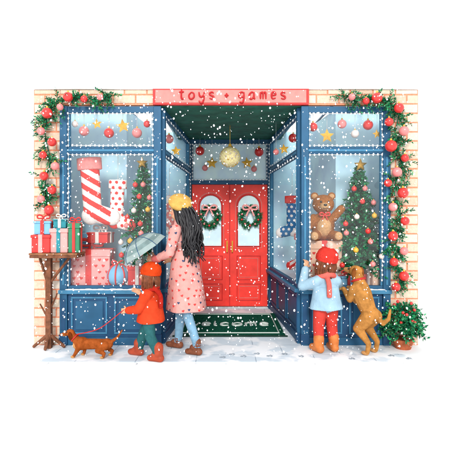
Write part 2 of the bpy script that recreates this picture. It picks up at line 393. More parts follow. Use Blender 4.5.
def text(mb,s,org,ux,uy,h,r,mat,track=.12):
    org=V(org);ux=V(ux);uy=V(uy); tot=sum(LET[c][1]+track for c in s)*h; x=-tot/2
    for c in s:
        for st in LET[c][0]:
            pts=catmull([V((a,bb_,0)) for a,bb_ in st],4)
            P=[org+ux*(x+q.x*h)+uy*(q.y*h) for q in pts]; n=len(P)
            mb.tube(P,[r*(.75+.5*math.sin(math.pi*i/(n-1))) for i in range(n)],mat,seg=6)
        x+=(LET[c][1]+track)*h
m=MB(); SL,SR=-.84,.95
m.box((SL,-.055,2.775),(SR,-.005,2.957),dred); m.box((SL+.03,-.063,2.795),(SR-.03,-.045,2.94),pink)
text(m,'toys + games',(.10,-.068,2.835),(1,0,0),(0,0,1),.078,.0095,M('sign_letters','#cf3235',.5,.0,10,0),track=.55)
m.finish('shop_sign',None,False,bevel=.004)
m=MB(); mg=M('mat_green','#215b48',.95,.25,40,.6,200,gain=1); X0,X1,Y0,Y1=-.64,.74,.36,1.62
m.box((X0,Y0,.0),(X1,Y1,.02),mg)
wl=M('mat_white','#dfe9e2',.9,.0,40,.1)
m.tube([(X0+.07,Y0+.09,.02),(X1-.07,Y0+.09,.02),(X1-.07,Y1-.09,.02),(X0+.07,Y1-.09,.02)],.012,wl,seg=6,closed=True)
text(m,'welcome',(.05,.82,.022),(1,0,0),(0,1,0),.165,.014,wl,track=.12)
m.box((X0-.025,Y0-.02,0),(X1+.025,Y0-.001,.018),M('mat_edge','#15382e')) 
m.finish('doormat',None,False,bevel=.004)
def star(mb,c,r,mat,rot=0,nrm=(0,-1,0)):
    c=V(c); N=V(nrm).normalized(); U=N.cross(V((0,0,1))).normalized()*-1; Wz=V((0,0,1))
    pts=[]
    for i in range(10):
        a=math.pi/2+i*math.pi/5+rot; q=r if i%2==0 else r*.45; pts.append(c+U*math.cos(a)*q+Wz*math.sin(a)*q)
    vs=pts+[c+N*r*.25,c-N*r*.25]; fs=[]
    for i in range(10): fs+=[(i,(i+1)%10,10),((i+1)%10,i,11)]
    mb.add(vs,fs,mat)
def bauble(mb,c,r,mat):
    c=V(c); mb.ell(c,r,mat,seg=18,n=12); mb.cap(c+V((0,0,r*.9)),c+V((0,0,r*1.15)),r*.22,r*.2,gold,seg=8)
def hang(items,y,ztop,name='hanging_ornaments'):
    m=MB()
    for px,py,r,kd in items:
        c=W(px,py,y); R=r/(F/(D+y))
        if kd=='s': star(m,c,R*1.35,gold,rnd(-.15,.15))
        else: bauble(m,c,R,{'r':bred,'p':bpink,'w':bwhite,'g':gold}[kd])
        m.tube([c+V((0,0,R)),V((c.x,c.y,ztop))],.0022,string,seg=4)
    o=m.finish(name,None,True)
    for p in o.data.polygons:
        if len(p.vertices)==3 and o.data.materials[p.material_index].name=='gold': p.use_smooth=False
hang([(75,124,3.2,'w'),(84,131,5,'p'),(97,124,4,'s'),(109,133,5,'r'),(123,126,5.5,'s'),(137,133,5,'p'),(147,124,3.5,'r')],.10,2.75)
hang([(313,127,4.5,'r'),(327,136,5.5,'s'),(342,124,4.5,'p'),(355,134,4,'w'),(368,125,5,'r'),(377,134,3.5,'s')],.10,2.75)
hang([(200,151,4.5,'r'),(212,163,4.5,'s'),(247,163,4.5,'s'),(259,152,4.5,'r'),(205,168,3,'p'),(254,169,3,'p')],1.95,2.77)
hang([(169,139,4.5,'p'),(176,151,4,'s')],.7,2.77) ; hang([(293,138,4.5,'r'),(284,149,4,'s'),(276,152,3,'p')],.8,2.77)
m=MB(); c=W(230,157,1.0)
gl=M('speckled_gold','#ffe0a6',.85,.2,55,.3,80,gain=1.0)
m.ell(c,.145,gl,seg=32,n=20); m.cap(c+V((0,0,.14)),c+V((0,0,.17)),.03,.02,gold); m.tube([c+V((0,0,.16)),V((c.x,c.y,HD-.01))],.004,gold,seg=6)
for i in range(70):
    d=rv(); star(m,c+d*.147,.017,bwhite if i%2 else gold,0,(d.x,d.y,d.z*.3+.001))
m.finish('pendant_lamp')
def sprig(m,p,d,L,n,nl,wd,mats,droop=0,spread=.8):
    p=V(p); d=V(d).normalized(); 
    def at(t): return p+d*L*t+V((0,0,-droop*t*t))
    m.tube([at(0),at(.5),at(.95)],[.004,.003,.0015],brown,seg=4)
    for k in range(n):
        t=(k+rnd(0,.9))/n; q=at(t); dd=(at(min(1,t+.05))-at(t-.05)).normalized()
        s=rv(); s=(s-dd*s.dot(dd)).normalized(); nd=(dd*rnd(.45,.9)+s*spread).normalized(); l=nl*(1-.45*t)*rnd(.7,1.15)
        w=nd.cross(rv()).normalized()*wd; mt=random.choice(mats)
        m.add([q,q+nd*l*.4+w,q+nd*l,q+nd*l*.4-w],[(0,1,2,3)],mt)
def xtree(name,base,z0,z1,rad,levels,nb,baub,starr=.07):
    e=root(name); m=MB(); base=V(base); H=z1-z0
    m.cap(base,V((base.x,base.y,z1-.05)),.028,.008,brown,seg=8)
    for i in range(levels):
        t=i/(levels-1); z=z0+H*t*.97; tier=1-.30*((t*5.0)%1.0); R=rad*(1-t)**.8*tier+.04
        cnt=max(6,int(nb*(1-t*.6)))
        for j in range(cnt):
            a=2*math.pi*(j+rnd(-.35,.35))/cnt+i*.7; r=R*rnd(.82,1.12)
            sprig(m,(base.x,base.y,z+.05),(math.cos(a),math.sin(a),.10+.5*t),r,int(14+r*95),.07,.0125,greens if random.random()<.5 else greens[:3],droop=r*.38)
    m.finish('boughs',e,False)
    o=MB()
    for t,a,kd in baub:
        z=z0+H*t; R=rad*(1-t)**.8*.98+.045; cc=V((base.x+math.cos(a)*R,base.y+math.sin(a)*R,z)); bauble(o,cc,.032,{'r':bred,'p':bpink,'w':bwhite,'g':gold}[kd])
    star(o,(base.x,base.y-.06,z1+starr*.6),starr,gold)
    o.finish('ornaments',e)
    pt=MB(); potm=M('red_pot','#d8443e',.6,.12,10,.1)
    rg=lambda z,r:[(base.x+math.cos(t)*r,base.y+math.sin(t)*r,z) for t in [i*math.pi/10 for i in range(20)]]
    ph=.16; pt.loft([rg(base.z,.085),rg(base.z+ph-.03,.115),rg(base.z+ph-.03,.127),rg(base.z+ph,.127),rg(base.z+ph,.10),rg(base.z+ph-.02,.10)],potm)
    pt.finish('pot',e,False)
    return e
bl=[(t,-math.pi/2+a,k) for t,a,k in [(.05,-.8,'r'),(.07,.1,'p'),(.06,.9,'g'),(.2,-.4,'g'),(.22,.55,'r'),(.18,-1.1,'w'),(.36,-.8,'p'),(.38,.05,'r'),(.35,.8,'w'),(.52,-.4,'w'),(.53,.5,'g'),(.67,-.1,'r'),(.66,.7,'p'),(.8,.2,'p'),(.8,-.7,'r'),(.14,.45,'w'),(.28,.1,'p'),(.45,-.9,'r')]]
c=W(143,200,.30); xtree('christmas_tree',(c.x,.30,.637),.98,2.10,.27,17,14,bl,.075)
c=W(359,200,.32); xtree('christmas_tree',(c.x,.32,.637),.86,2.07,.37,19,17,bl,.085)
def garland(name,path,y,baubs,dens=62,ln=(.09,.19)):
    m=MB(); P=catmull([W(a,b_,y) for a,b_ in path],10); m.tube(P,.006,greens[2],seg=5)
    L=sum((P[i+1]-P[i]).length for i in range(len(P)-1)); n=int(L*dens)
    for k in range(n):
        i=random.randrange(len(P)-1); d=(P[i+1]-P[i]).normalized(); q=P[i].lerp(P[i+1],random.random())
        r=rv(); r.y=-abs(r.y)*.35; dd=(d*rnd(.1,.9)+r*1.0).normalized()
        if q.z>2.8 and dd.z>0: dd.z*=.2
        sprig(m,q,dd,rnd(*ln),22,.058,.0075,greens,droop=.02,spread=.75)
    for px,py,r,kd in baubs:
        c=W(px,py,y-.09); bauble(m,c,r/91.,{'r':bred,'p':bpink,'w':bwhite,'g':gold}[kd])
    return m.finish(name,None,False)
def smooth_by(ob):
    for p in ob.data.polygons:
        if 'bauble' in ob.data.materials[p.material_index].name: p.use_smooth=True
o=garland('pine_garland',[(112,96),(95,99),(75,99),(60,102),(49,112),(45,135),(50,160),(45,185),(47,206)],-.05,
 [(68,97,5,'r'),(84,99,3.6,'r'),(100,97,3.4,'p'),(47,113,5.5,'r'),(60,107,3.5,'p'),(41,131,4,'p'),(52,142,4.5,'r'),(43,155,4,'r'),(55,166,4.2,'p'),(44,176,4.5,'r'),(52,190,4.5,'r'),(41,199,4,'p'),(49,210,5,'r')]); smooth_by(o)
o=garland('pine_garland',[(342,96),(362,98),(385,101),(398,112),(395,140),(402,165),(394,190),(401,220),(395,250),(401,283)],-.05,
 [(352,97,3.6,'p'),(377,98,5.5,'r'),(366,101,3.6,'r'),(399,108,5,'r'),(389,122,4.4,'r'),(404,131,5,'p'),(391,146,6,'r'),(405,158,4,'r'),(397,172,5,'p'),(388,183,4,'r'),(403,193,5.5,'r'),(393,207,4.5,'p'),(405,221,4.5,'r'),(393,236,5,'r'),(404,251,4.2,'p'),(394,262,4.5,'r'),(404,276,5,'r'),(396,287,4.5,'r')]); smooth_by(o)
m=MB(); c=W(403,345,-.12); c.z=0
rg=lambda z,r:[(c.x+math.cos(t)*r,c.y+math.sin(t)*r,z) for t in [i*math.pi/10 for i in range(20)]]
m.loft([rg(0,.085),rg(.08,.11),rg(.08,.12),rg(.11,.12),rg(.11,.1)],M('terracotta','#c86f4c',.8,.15,12,.2))
for i in range(210):
    d=rv(); d.z=abs(d.z)*1.1-.05; q=V((c.x,c.y,.15))+V((d.x*.08,d.y*.08,rnd(0,.28)))
    if d.x>0: d.x*=.65
    sprig(m,q,d,rnd(.11,.20),18,.065,.012,greens,droop=.06)
for i in range(14):
    a=rnd(0,6.28); m.ell((c.x+math.cos(a)*rnd(.08,.15),c.y-abs(math.sin(a))*.18,rnd(.2,.55)),.018,bred,seg=10,n=8)
o=m.finish('evergreen_bush',None,False); smooth_by(o)
def bow(m,c,s,mat,N=V((0,-1,0)),up=V((0,0,1))):
    c=V(c); U=up.cross(N).normalized()
    for sg in (-1,1):
        for off,rr in ((0,.16),(.05,.13),(-.05,.13)):
            loop=catmull([c,c+(U*sg*.55+up*(.42+off))*s+N*.12*s,c+(U*sg*1.0+up*(.3+off))*s+N*.1*s,c+(U*sg*.95+up*(-.1+off))*s+N*.05*s,c+(U*sg*.45-up*.16)*s+N*.1*s],5,True)
            m.tube(loop,rr*s*.8,mat,seg=8,closed=True)
        m.tube(catmull([c,c+(U*sg*.3-up*.5)*s+N*.05*s,c+(U*sg*.55-up*1.1)*s+N*.03*s],4),[.08*s+.07*s*i/8 for i in range(9)],mat,seg=8)
    m.ell(c+N*.05*s,(.2*s,.2*s,.22*s),mat)
wbow=M('bow_pink','#fdb0ab',.5,.0,10,0,gain=1)
for px in (209.5,250):
    c=W(px,217,Yd-.06); e=root('christmas_wreath'); m=MB()
    R=.14
    for k in range(210):
        a=rnd(0,6.283); q=c+V((math.cos(a)*R,0,math.sin(a)*R)); tg=V((-math.sin(a),0,math.cos(a))); r=rv(); r.y=-abs(r.y)*.4
        sprig(m,q,tg*.8+r*.8,rnd(.05,.085),12,.04,.0085,greens)
    m.finish('foliage',e,False); m=MB()
    for k in range(10):
        a=k*.628+.3; m.ell(c+V((math.cos(a)*R,-.045,math.sin(a)*R)),.018,bred if k%2 else bpink,seg=10,n=8)
    m.finish('berries',e); m=MB(); bow(m,c+V((0,-.06,.14)),.115,wbow); m.finish('bow',e)
def heart(m,c,N,s,mat,roll=0):
    N=V(N).normalized(); c=V(c); U=V((0,0,1)).cross(N); U=U.normalized() if U.length>.05 else V((1,0,0)); Z=N.cross(U)
    R=Matrix.Rotation(roll,3,N); pts=[]
    for i in range(14):
        t=2*math.pi*i/14; x=16*math.sin(t)**3/17; y=(13*math.cos(t)-5*math.cos(2*t)-2*math.cos(3*t)-math.cos(4*t))/17
        pts.append(c+R@(U*x*s+Z*y*s))
    m.add(pts,[tuple(range(14))],mat)
def gift(name,c,size,wm,rm,rz=0,pat=None,bows=.1,kind='heart'):
    e=root(name,c,rz); m=MB(); x,y,z=[k/2 for k in size]; z*=2
    m.box((-x,-y,0),(x,y,z*.82),wm); m.box((-x-.008,-y-.008,z*.82),(x+.008,y+.008,z),wm)
    m.finish('box',e,False,bevel=.008)
    m=MB(); rw=min(x,y)*.16+.006
    m.box((-rw,-y-.012,.001),(rw,y+.012,z+.004),rm); m.box((-x-.012,-rw,.002),(x+.012,rw,z+.006),rm); m.finish('ribbon',e,False,bevel=.003)
    if bows>.01:
        m=MB(); bow(m,(0,0,z+.02+bows*.3),bows,rm); m.finish('bow',e)
    if pat:
        m=MB(); stp=.085
        for fx,N in (((lambda a,b_:(a,-y-.0025,b_)),(0,-1,0)),((lambda a,b_:(x+.0025,a*y/x,b_)),(1,0,0)),((lambda a,b_:(-x-.0025,a*y/x,b_)),(-1,0,0))):
            r=0; zz=.05
            while zz<z*.80-.02:
                a=-x+.04+(r%2)*stp/2
                while a<x-.02:
                    if abs(a)>rw+.012: heart(m,fx(a,zz),N,.022,pat,rnd(-.3,.3))
                    a+=stp
                zz+=stp*.85; r+=1
        m.finish('hearts',e,False)
pw_=M('pink_wrap','#fab5b1',.6,.05,8,.03,gain=.9); rw_=M('red_wrap','#e54b48',.5,.05,8,.03,gain=.9); bw_=M('blue_wrap','#8cc6e8',.55,.05,8,.03,gain=.9); cw_=M('peach_wrap','#fcd2b8',.55,.05,8,.03,gain=.9); gw_=M('green_wrap','#459a73',.55,.06,8,.03); ww_=M('white_wrap','#f6efe9',.6,.0,8,.03,gain=.9)
def PXX(px,y): return (px-226)/(F/(D+y))
gift('gift_box',(PXX(92,.30),.30,.637),(.50,.34,.46),pw_,rw_,.06,rw_,.13)
gift('gift_box',(PXX(76,.5),.56,.637),(.30,.14,.64),bw_,ww_,0,None,.07)
gift('gift_box',(PXX(138,.3),.19,.637),(.2,.18,.27),rw_,ww_,.3,None,.06)
gift('gift_box',(PXX(101,.33),.32,1.17),(.26,.2,.13),rw_,ww_,-.15,None,.085)
e=root('round_parcel',(PXX(118,.16),.17,.78)); m=MB(); m.ell((0,0,0),(.135,.135,.14),bw_,seg=28,n=18); m.finish('ball',e)
m=MB()
for a in range(4):
    t=a*math.pi/4; m.tube([(math.cos(t)*math.cos(s)*.137,math.sin(t)*math.cos(s)*.137,math.sin(s)*.142) for s in [i*math.pi/14 for i in range(28)]],.010,rw_,seg=6,closed=True)
bow(m,(0,0,.15),.07,rw_); m.finish('ribbons',e)
gift('gift_box',(PXX(322,.40),.40,.637),(.42,.34,.56),cw_,rw_,-.04,rw_,.001)
gift('gift_box',(PXX(378,.2),.20,.637),(.24,.2,.26),cw_,ww_,.15,None,.07)
gift('gift_box',(PXX(345,.2),.16,.637),(.17,.14,.15),bw_,rw_,.2,None,.055)
def stocking(name,loc,H,body,cuff,toe,rz=0,tilt=0,flip=1,mode=None,alt=None,hang_z=None):
    e=root(name,loc,rz); m=MB(); r=H*.145
    Rt=Matrix.Rotation(tilt,4,'Y'); Sc=Matrix.Diagonal((flip,.55,1,1)); m.T=Rt@Sc
    m.cap((0,0,-H*.12),(0,0,-H*.74),r*.95,r*.9,body,seg=18); m.cap((0,0,-H*.78),(H*.24,0,-H*.86),r*.98,r*.85,body,seg=18); m.ell((H*.27,0,-H*.865),r*.83,toe); m.ell((-H*.03,0,-H*.82),r*.93,toe)
    rg=lambda z,q:[(math.cos(t)*q,math.sin(t)*q,z) for t in [i*math.pi/12 for i in range(24)]]
    m.loft([rg(0,r*1.22),rg(-H*.17,r*1.22)],cuff)
    bi,ci=m.mi(body),m.mi(cuff)
    if alt: ai=m.mi(alt)
    Ti=(Rt).inverted()
    def lab(c,i):
        if i!=bi or not alt: return i
        q=Ti@c
        if mode=='stripe':
            return ai if math.floor((q.z+q.x*flip*.7)/(H*.085))%2 else bi
        if mode=='dots':
            sx=H*.13; u=q.x/sx; v=q.z/(sx*.8); k=math.floor(v); u+=.5*(k%2); du=(u-math.floor(u)-.5)*sx; dv=(v-k-.5)*sx*.8
            return ai if du*du+dv*dv<(sx*.24)**2 else bi
        return i
    m.finish('sock',e,True,voxel=.006,sm=5,label=lab)
    m=MB(); m.T=Rt
    lp=Rt.inverted()@V((0,0,(hang_z or .06))); m.tube([(-.0,0,-.02),tuple(lp)],.003,string,seg=5); m.finish('loop',e)
sw=M('sock_white','#fbf3ee',.9,.03,30,.3,150,gain=.82); sr=M('sock_red','#ea5450',.9,.06,30,.3,150,gain=.92); sp=M('sock_pink','#f99f9b',.9,.06,30,.3,150,gain=.92); sb=M('sock_blue','#417aae',.9,.08,30,.3,150,gain=.92)
c=W(89,158,.16); stocking('christmas_stocking',c,.84,sr,sp,sw,0,-.07,1,'stripe',sw,hang_z=.04)
c=W(118,180,.2); stocking('christmas_stocking',c,.62,sw,sw,sr,0,.04,1,'dots',sr,hang_z=.32)
stocking('christmas_stocking',(.96,1.25,1.80),.62,sb,sr,sw,-.35,0,-1,'dots',sw,hang_z=.35)
stocking('christmas_stocking',(1.04,1.02,1.26),.52,sw,sp,sr,-.35,0,-1,'stripe',sr,hang_z=.9)
stocking('christmas_stocking',(-.82,1.25,1.80),.6,sp,sw,sw,.35,0,1,'dots',sw,hang_z=.4)
e=root('teddy_bear',(PXX(323,.36),.36,1.205),-.05); tb=M('teddy_fur','#c07c49',.95,.16,40,.9,220,gain=.9); tl=M('teddy_light','#ebba89',.95,.1,40,.7,220,gain=.9)
m=MB()
m.ell((0,0,.17),(.145,.125,.18),tb); m.ell((0,-.075,.16),(.09,.07,.12),tl)
m.ell((0,-.02,.44),(.135,.12,.12),tb); m.ell((0,-.12,.41),(.06,.055,.045),tl); m.ell((0,-.172,.428),(.02,.014,.014),eyed)
for s in (-1,1):
    m.ell((s*.105,0,.54),(.05,.028,.05),tb); m.ell((s*.105,-.022,.54),(.03,.014,.03),tl)
    m.cap((s*.12,-.03,.27),(s*.19,-.08,.16) if s<0 else (.21,-.06,.38),.052,.05,tb)
    m.cap((s*.08,-.04,.06),(s*.14,-.20,.05),.065,.06,tb); m.ell((s*.142,-.245,.055),(.045,.022,.05),tl)
m.finish('body',e,True,voxel=.006,sm=3)
m=MB()
for s in (-1,1): m.ell((s*.045,-.128,.465),.0135,eyed)
m.tube(catmull([(-.03,-.17,.39),(0,-.178,.385),(.03,-.17,.39)],4),.003,eyed,seg=5); m.finish('face_details',e)
m=MB(); bow(m,(0,-.125,.31),.06,bred); m.finish('bow_tie',e)
e=root('wooden_gift_stand',(PXX(49,-.12),-.12,0)); wd=M('wood','#8a573e',.8,.25,14,.3,40)
m=MB(); m.box((-.03,-.03,.0),(.03,.03,1.03),wd)
for a in (0,1):
    for s in (-1,1):
        q=(s*.17,0) if a==0 else (0,s*.1)
        m.cap((q[0],q[1],.02),(0,0,.16),.018,.022,wd,seg=8)
m.cap((.02,0,.75),(.22,0,1.01),.016,.016,wd,seg=8); m.cap((-.02,0,.75),(-.10,0,1.01),.016,.016,wd,seg=8)
m.cap((.02,0,.45),(.10,-.02,.62),.012,.008,wd,seg=8); m.cap((-.02,0,.35),(-.09,-.02,.5),.012,.008,wd,seg=8)
m.box((-.16,-.14,1.03),(.36,.14,1.06),wd); m.box((-.165,-.145,1.062),(.365,.145,1.085),M('wood_edge','#a57050',.8,.2,14,.3)); m.finish('stand',e,False,bevel=.005)
sx=PXX(49,-.12); tz=1.086
gift('gift_box',(sx-.055,-.13,tz),(.20,.2,.20),rw_,pw_,.05,None,.055)
gift('gift_box',(sx+.15,-.11,tz),(.2,.19,.27),pw_,teal,-.1,None,.065)
gift('gift_box',(sx-.06,-.12,tz+.203),(.17,.16,.15),bw_,rw_,.2,None,.065)
gift('gift_box',(sx+.30,-.12,tz),(.12,.16,.33),gw_,rw_,.1,None,.055)
gift('gift_box',(sx+.13,-.10,tz+.273),(.14,.13,.10),teal,ww_,.1,None,.05)
# ---------------------------------------------------------------- people
def hand(m,wr,d,n,sc,curl,mat,side=1):
    wr=V(wr); d=V(d).normalized(); n=V(n); n=(n-d*n.dot(d)).normalized(); s=d.cross(n)*side
    R=Matrix((d,s,n)).transposed()
    m.cap(wr-d*.03*sc,wr+d*.02*sc,.024*sc,.024*sc,mat,seg=10)
    m.ell(wr+d*.05*sc,(.048*sc,.039*sc,.016*sc),mat,R)
    for o,l in ((-.028,.058),(-.010,.070),(.010,.075),(.028,.066)):
        p=wr+d*.082*sc+s*o*sc; a=curl
        for q,(fr,r0,r1) in enumerate(((.5,.0095,.009),(.3,.009,.0082),(.25,.0082,.007))):
            dd=d*math.cos(a)-n*math.sin(a)+s*o*3; p2=p+dd*l*fr*sc; m.cap(p,p2,r0*sc,r1*sc,mat,seg=8); p=p2; a+=curl*.9
    p=wr+d*.025*sc+s*.028*sc; p2=p+(d*.6+s*.75-n*.25)*.04*sc; m.cap(p,p2,.012*sc,.0105*sc,mat,seg=8); m.cap(p2,p2+(d*.85+s*.2-n*.45)*.032*sc,.0105*sc,.008*sc,mat,seg=8)
def headprims(m,ey,c,sc,yaw,pitch,sk):
    T=Matrix.Translation(V(c))@Matrix.Rotation(yaw,4,'Z')@Matrix.Rotation(pitch,4,'Y')@Matrix.Scale(sc,4)
    o=m.T; m.T=T; ey.T=T
    m.ell((-.008,0,.02),(.095,.078,.093),sk); m.ell((.022,0,-.04),(.066,.058,.072),sk); m.cap((.088,0,.0),(.103,0,-.024),.008,.013,sk,seg=8)
    for s in (-1,1):
        m.ell((-.002,s*.079,-.01),(.018,.011,.028),sk); m.ell((.06,s*.035,-.03),(.024,.022,.022),skin2)
        ey.ell((.077,s*.031,.004),(.012,.016,.010),eyew,seg=10,n=8); ey.ell((.0865,s*.031,.004),(.005,.007,.007),eyed,seg=8,n=6)
        ey.cap((.088,s*.018,.026),(.080,s*.045,.027),.003,.0025,brownhair,seg=6)
    m.ell((.082,0,-.062),(.010,.022,.0075),lip)
    m.T=o
    return T
def limb(m,pts,rs,mat,mats=None):
    for i in range(len(pts)-1): m.cap(pts[i],pts[i+1],rs[i],rs[i+1],(mats[i] if mats else mat))
def foot(m,ank,toe,r,mat):
    ank=V(ank);toe=V(toe); d=(toe-ank); d.z=0; d.normalize()
    m.cap(ank+V((0,0,.03)),ank-V((0,0,.01)),r*1.05,r,mat); m.cap(V((ank.x,ank.y,toe.z))-d*r*.5+V((0,0,.004)),toe,r*.92,r*.75,mat); m.ell(ank.lerp(toe,.4),(r*1.0,r*.9,r*.8),mat)
def ring(c,rx,ry,n=28,wob=0,ph=0):
    return [(c[0]+math.cos(t)*rx*(1+wob*math.sin(5*t+ph)),c[1]+math.sin(t)*ry*(1+wob*math.sin(5*t+ph)),c[2]) for t in [2*math.pi*i/n for i in range(n)]]
def scatter_hearts(ob,name,matname,mats,n,md,s):
    me=ob.data; idx=[p for p in me.polygons if me.materials[p.material_index].name==matname]; random.shuffle(idx)
    sel=[];m=MB()
    for p in idx:
        c=p.center
        if all((c-q).length>md for q in sel):
            sel.append(c.copy()); heart(m,c+p.normal*.003,p.normal,s,random.choice(mats),rnd(-.5,.5))
            if len(sel)>=n: break
    m.finish(name,ob.parent,False)
coatp=M('pink_coat','#fab9b2',.9,.07,9,.3,120); jeans=M('light_denim','#9ac4e0',.85,.12,14,.3,180); shoe=M('brown_leather','#915338',.5,.2,20,.1); mustard=M('mustard_wool','#f3c474',.95,.10,20,.5,160)
wx=PXX(186,-.24); wa=math.radians(160)
e=root('woman',(wx,-.24,0),wa); m=MB(); ey=MB()
for s,kn,an,to in ((-1,(.10,-.075,.50),(.13,-.075,.09),(.26,-.08,.035)),(1,(-.03,.08,.49),(-.17,.08,.11),(-.06,.085,.032))):
    limb(m,[(0,s*.08,.90),kn,an],[.088,.058,.044],jeans); foot(m,an,to,.042,shoe)
m.ell((.0,0,.92),(.125,.155,.13),coatp); m.ell((.02,0,1.08),(.11,.135,.14),coatp); m.ell((.04,0,1.24),(.12,.155,.15),coatp); m.cap((.045,-.13,1.35),(.045,.13,1.35),.062,.062,coatp)
m.loft([ring((.02,0,1.12),.12,.15),ring((.01,0,.95),.155,.185),ring((0,0,.75),.185,.21,wob=.02),ring((-.01,0,.57),.205,.235,wob=.05),ring((-.01,0,.47),.215,.245,wob=.06)],coatp)
m.cap((.05,0,1.38),(.075,0,1.48),.052,.048,skin); m.loft([ring((.05,0,1.36),.095,.10),ring((.055,0,1.44),.078,.08)],coatp)
headprims(m,ey,(.09,0,1.555),1.0,.15,0.05,skin)
limb(m,[(.045,.165,1.34),(.09,.215,1.10),(.26,.20,1.03)],[.066,.052,.042],coatp); limb(m,[(.045,-.165,1.34),(.06,-.215,1.09),(.22,-.19,1.0)],[.066,.052,.042],coatp)
m.cap((.24,.202,1.035),(.268,.20,1.028),.048,.048,M('coat_cuff','#e97f7c',.9)) 
ob=m.finish('body',e,True,voxel=.0075,sm=4); ey.finish('eyes',e)
scatter_hearts(ob,'coat_hearts','pink_coat',[rw_,M('navy_print','#3b4f77'),rw_],220,.058,.016)
m=MB(); hand(m,(.275,.20,1.028),(1,-.05,.15),(.2,.9,.3),1,.75,skin); hand(m,(.235,-.188,.995),(1,.1,-.1),(0,-1,.2),1,.5,skin,-1); m.finish('hands',e,True,voxel=.004,sm=2)
m=MB()
for i in range(120):
    a=rnd(.9,5.4); el=rnd(-.1,.9); h0=V((.07,0,1.56))+V((math.cos(a)*.088,math.sin(a)*.080,.02+el*.08))
    bx=-.11+rnd(-.07,.07); by=math.sin(a)*.13+rnd(-.03,.03); end=V((bx,by,rnd(.95,1.2))); ph=rnd(0,6.28); amp=rnd(.014,.028)
    pts=[]
    for k in range(17):
        t=k/16; q=h0.lerp(end,t); q.x-= .065*math.sin(math.pi*min(1,t*1.3))*(1 if math.cos(a)<.3 else 0)
        q+=V((math.sin(t*15+ph)*amp*t,math.cos(t*14+ph)*amp*t+by*.25*math.sin(math.pi*t),0)); pts.append(q)
    m.tube(pts,[.013*(1-.75*(k/16)**2)+.002 for k in range(17)],blackhair,seg=7)
m.ell((.072,0,1.585),(.092,.083,.09),blackhair)
m.finish('long_hair',e,True)
m=MB(); R=Matrix.Rotation(-.62,3,'X')@Matrix.Rotation(-.42,3,'Y'); hc=V((.055,.03,1.645))
m.ell(hc,(.132,.132,.068),mustard,R,seg=28,n=14); m.ell(hc-R@V((0,0,.035)),(.105,.1,.04),mustard,R,seg=24); m.cap(hc+R@V((0,0,.055)),hc+R@V((0,0,.08)),.009,.007,mustard,seg=8); m.finish('beret',e,True,voxel=.006,sm=4)
hw_=Matrix.Translation((wx,-.24,0))@Matrix.Rotation(wa,4,'Z')@V((.335,.19,1.045))
um=M('umbrella_cloth','#8ea4a4',.9,.1,14,.1,120); um2=M('umbrella_stripe','#b0c2c1',.9,.06,14,.1)
e=root('umbrella'); m=MB(); ax=V((-.40,-.14,.62)).normalized(); u=ax.orthogonal().normalized(); v=ax.cross(u); tip=hw_+ax*.26
m.tube([hw_-ax*.10,tip+ax*.03],.006,wd,seg=8)
R0=.27; rings=[]
for j in range(6):
    t=j/5; rr=R0*math.sin(t*1.25)/math.sin(1.25); dz=-.15*(1-math.cos(t*1.25))/(1-math.cos(1.25)); r_=[]
    for k in range(32):
        a=2*math.pi*k/32; sc_=1-.09*t*abs(math.sin(a*4)); r_.append(tip+ax*dz+(u*math.cos(a)+v*math.sin(a))*rr*sc_)
    rings.append(r_)
for j in range(5):
    for k in range(32):
        k2=(k+1)%32; m.add([rings[j][k],rings[j][k2],rings[j+1][k2],rings[j+1][k]],[(0,1,2,3)],um2 if (j==4 or j==2) else um)
for k in range(8): m.tube([tip]+[r[k*4] for r in rings],.0035,dblue,seg=5)
m.tube(catmull([hw_-ax*.09,hw_-ax*.13,hw_-ax*.14+V((.03,0,0)),hw_-ax*.11+V((.045,0,0))],4),.009,wd,seg=8)
m.finish('canopy_and_shaft',e,True)
orange=M('orange_coat','#ee5a40',.9,.08,10,.3,120); tealp=M('teal_trousers','#3c7073',.85,.12,14,.3); rboot=M('red_boots','#c4563b',.5,.12,14,.1); ohat=M('orange_hat','#ee5838',.95,.1,20,.6,140)
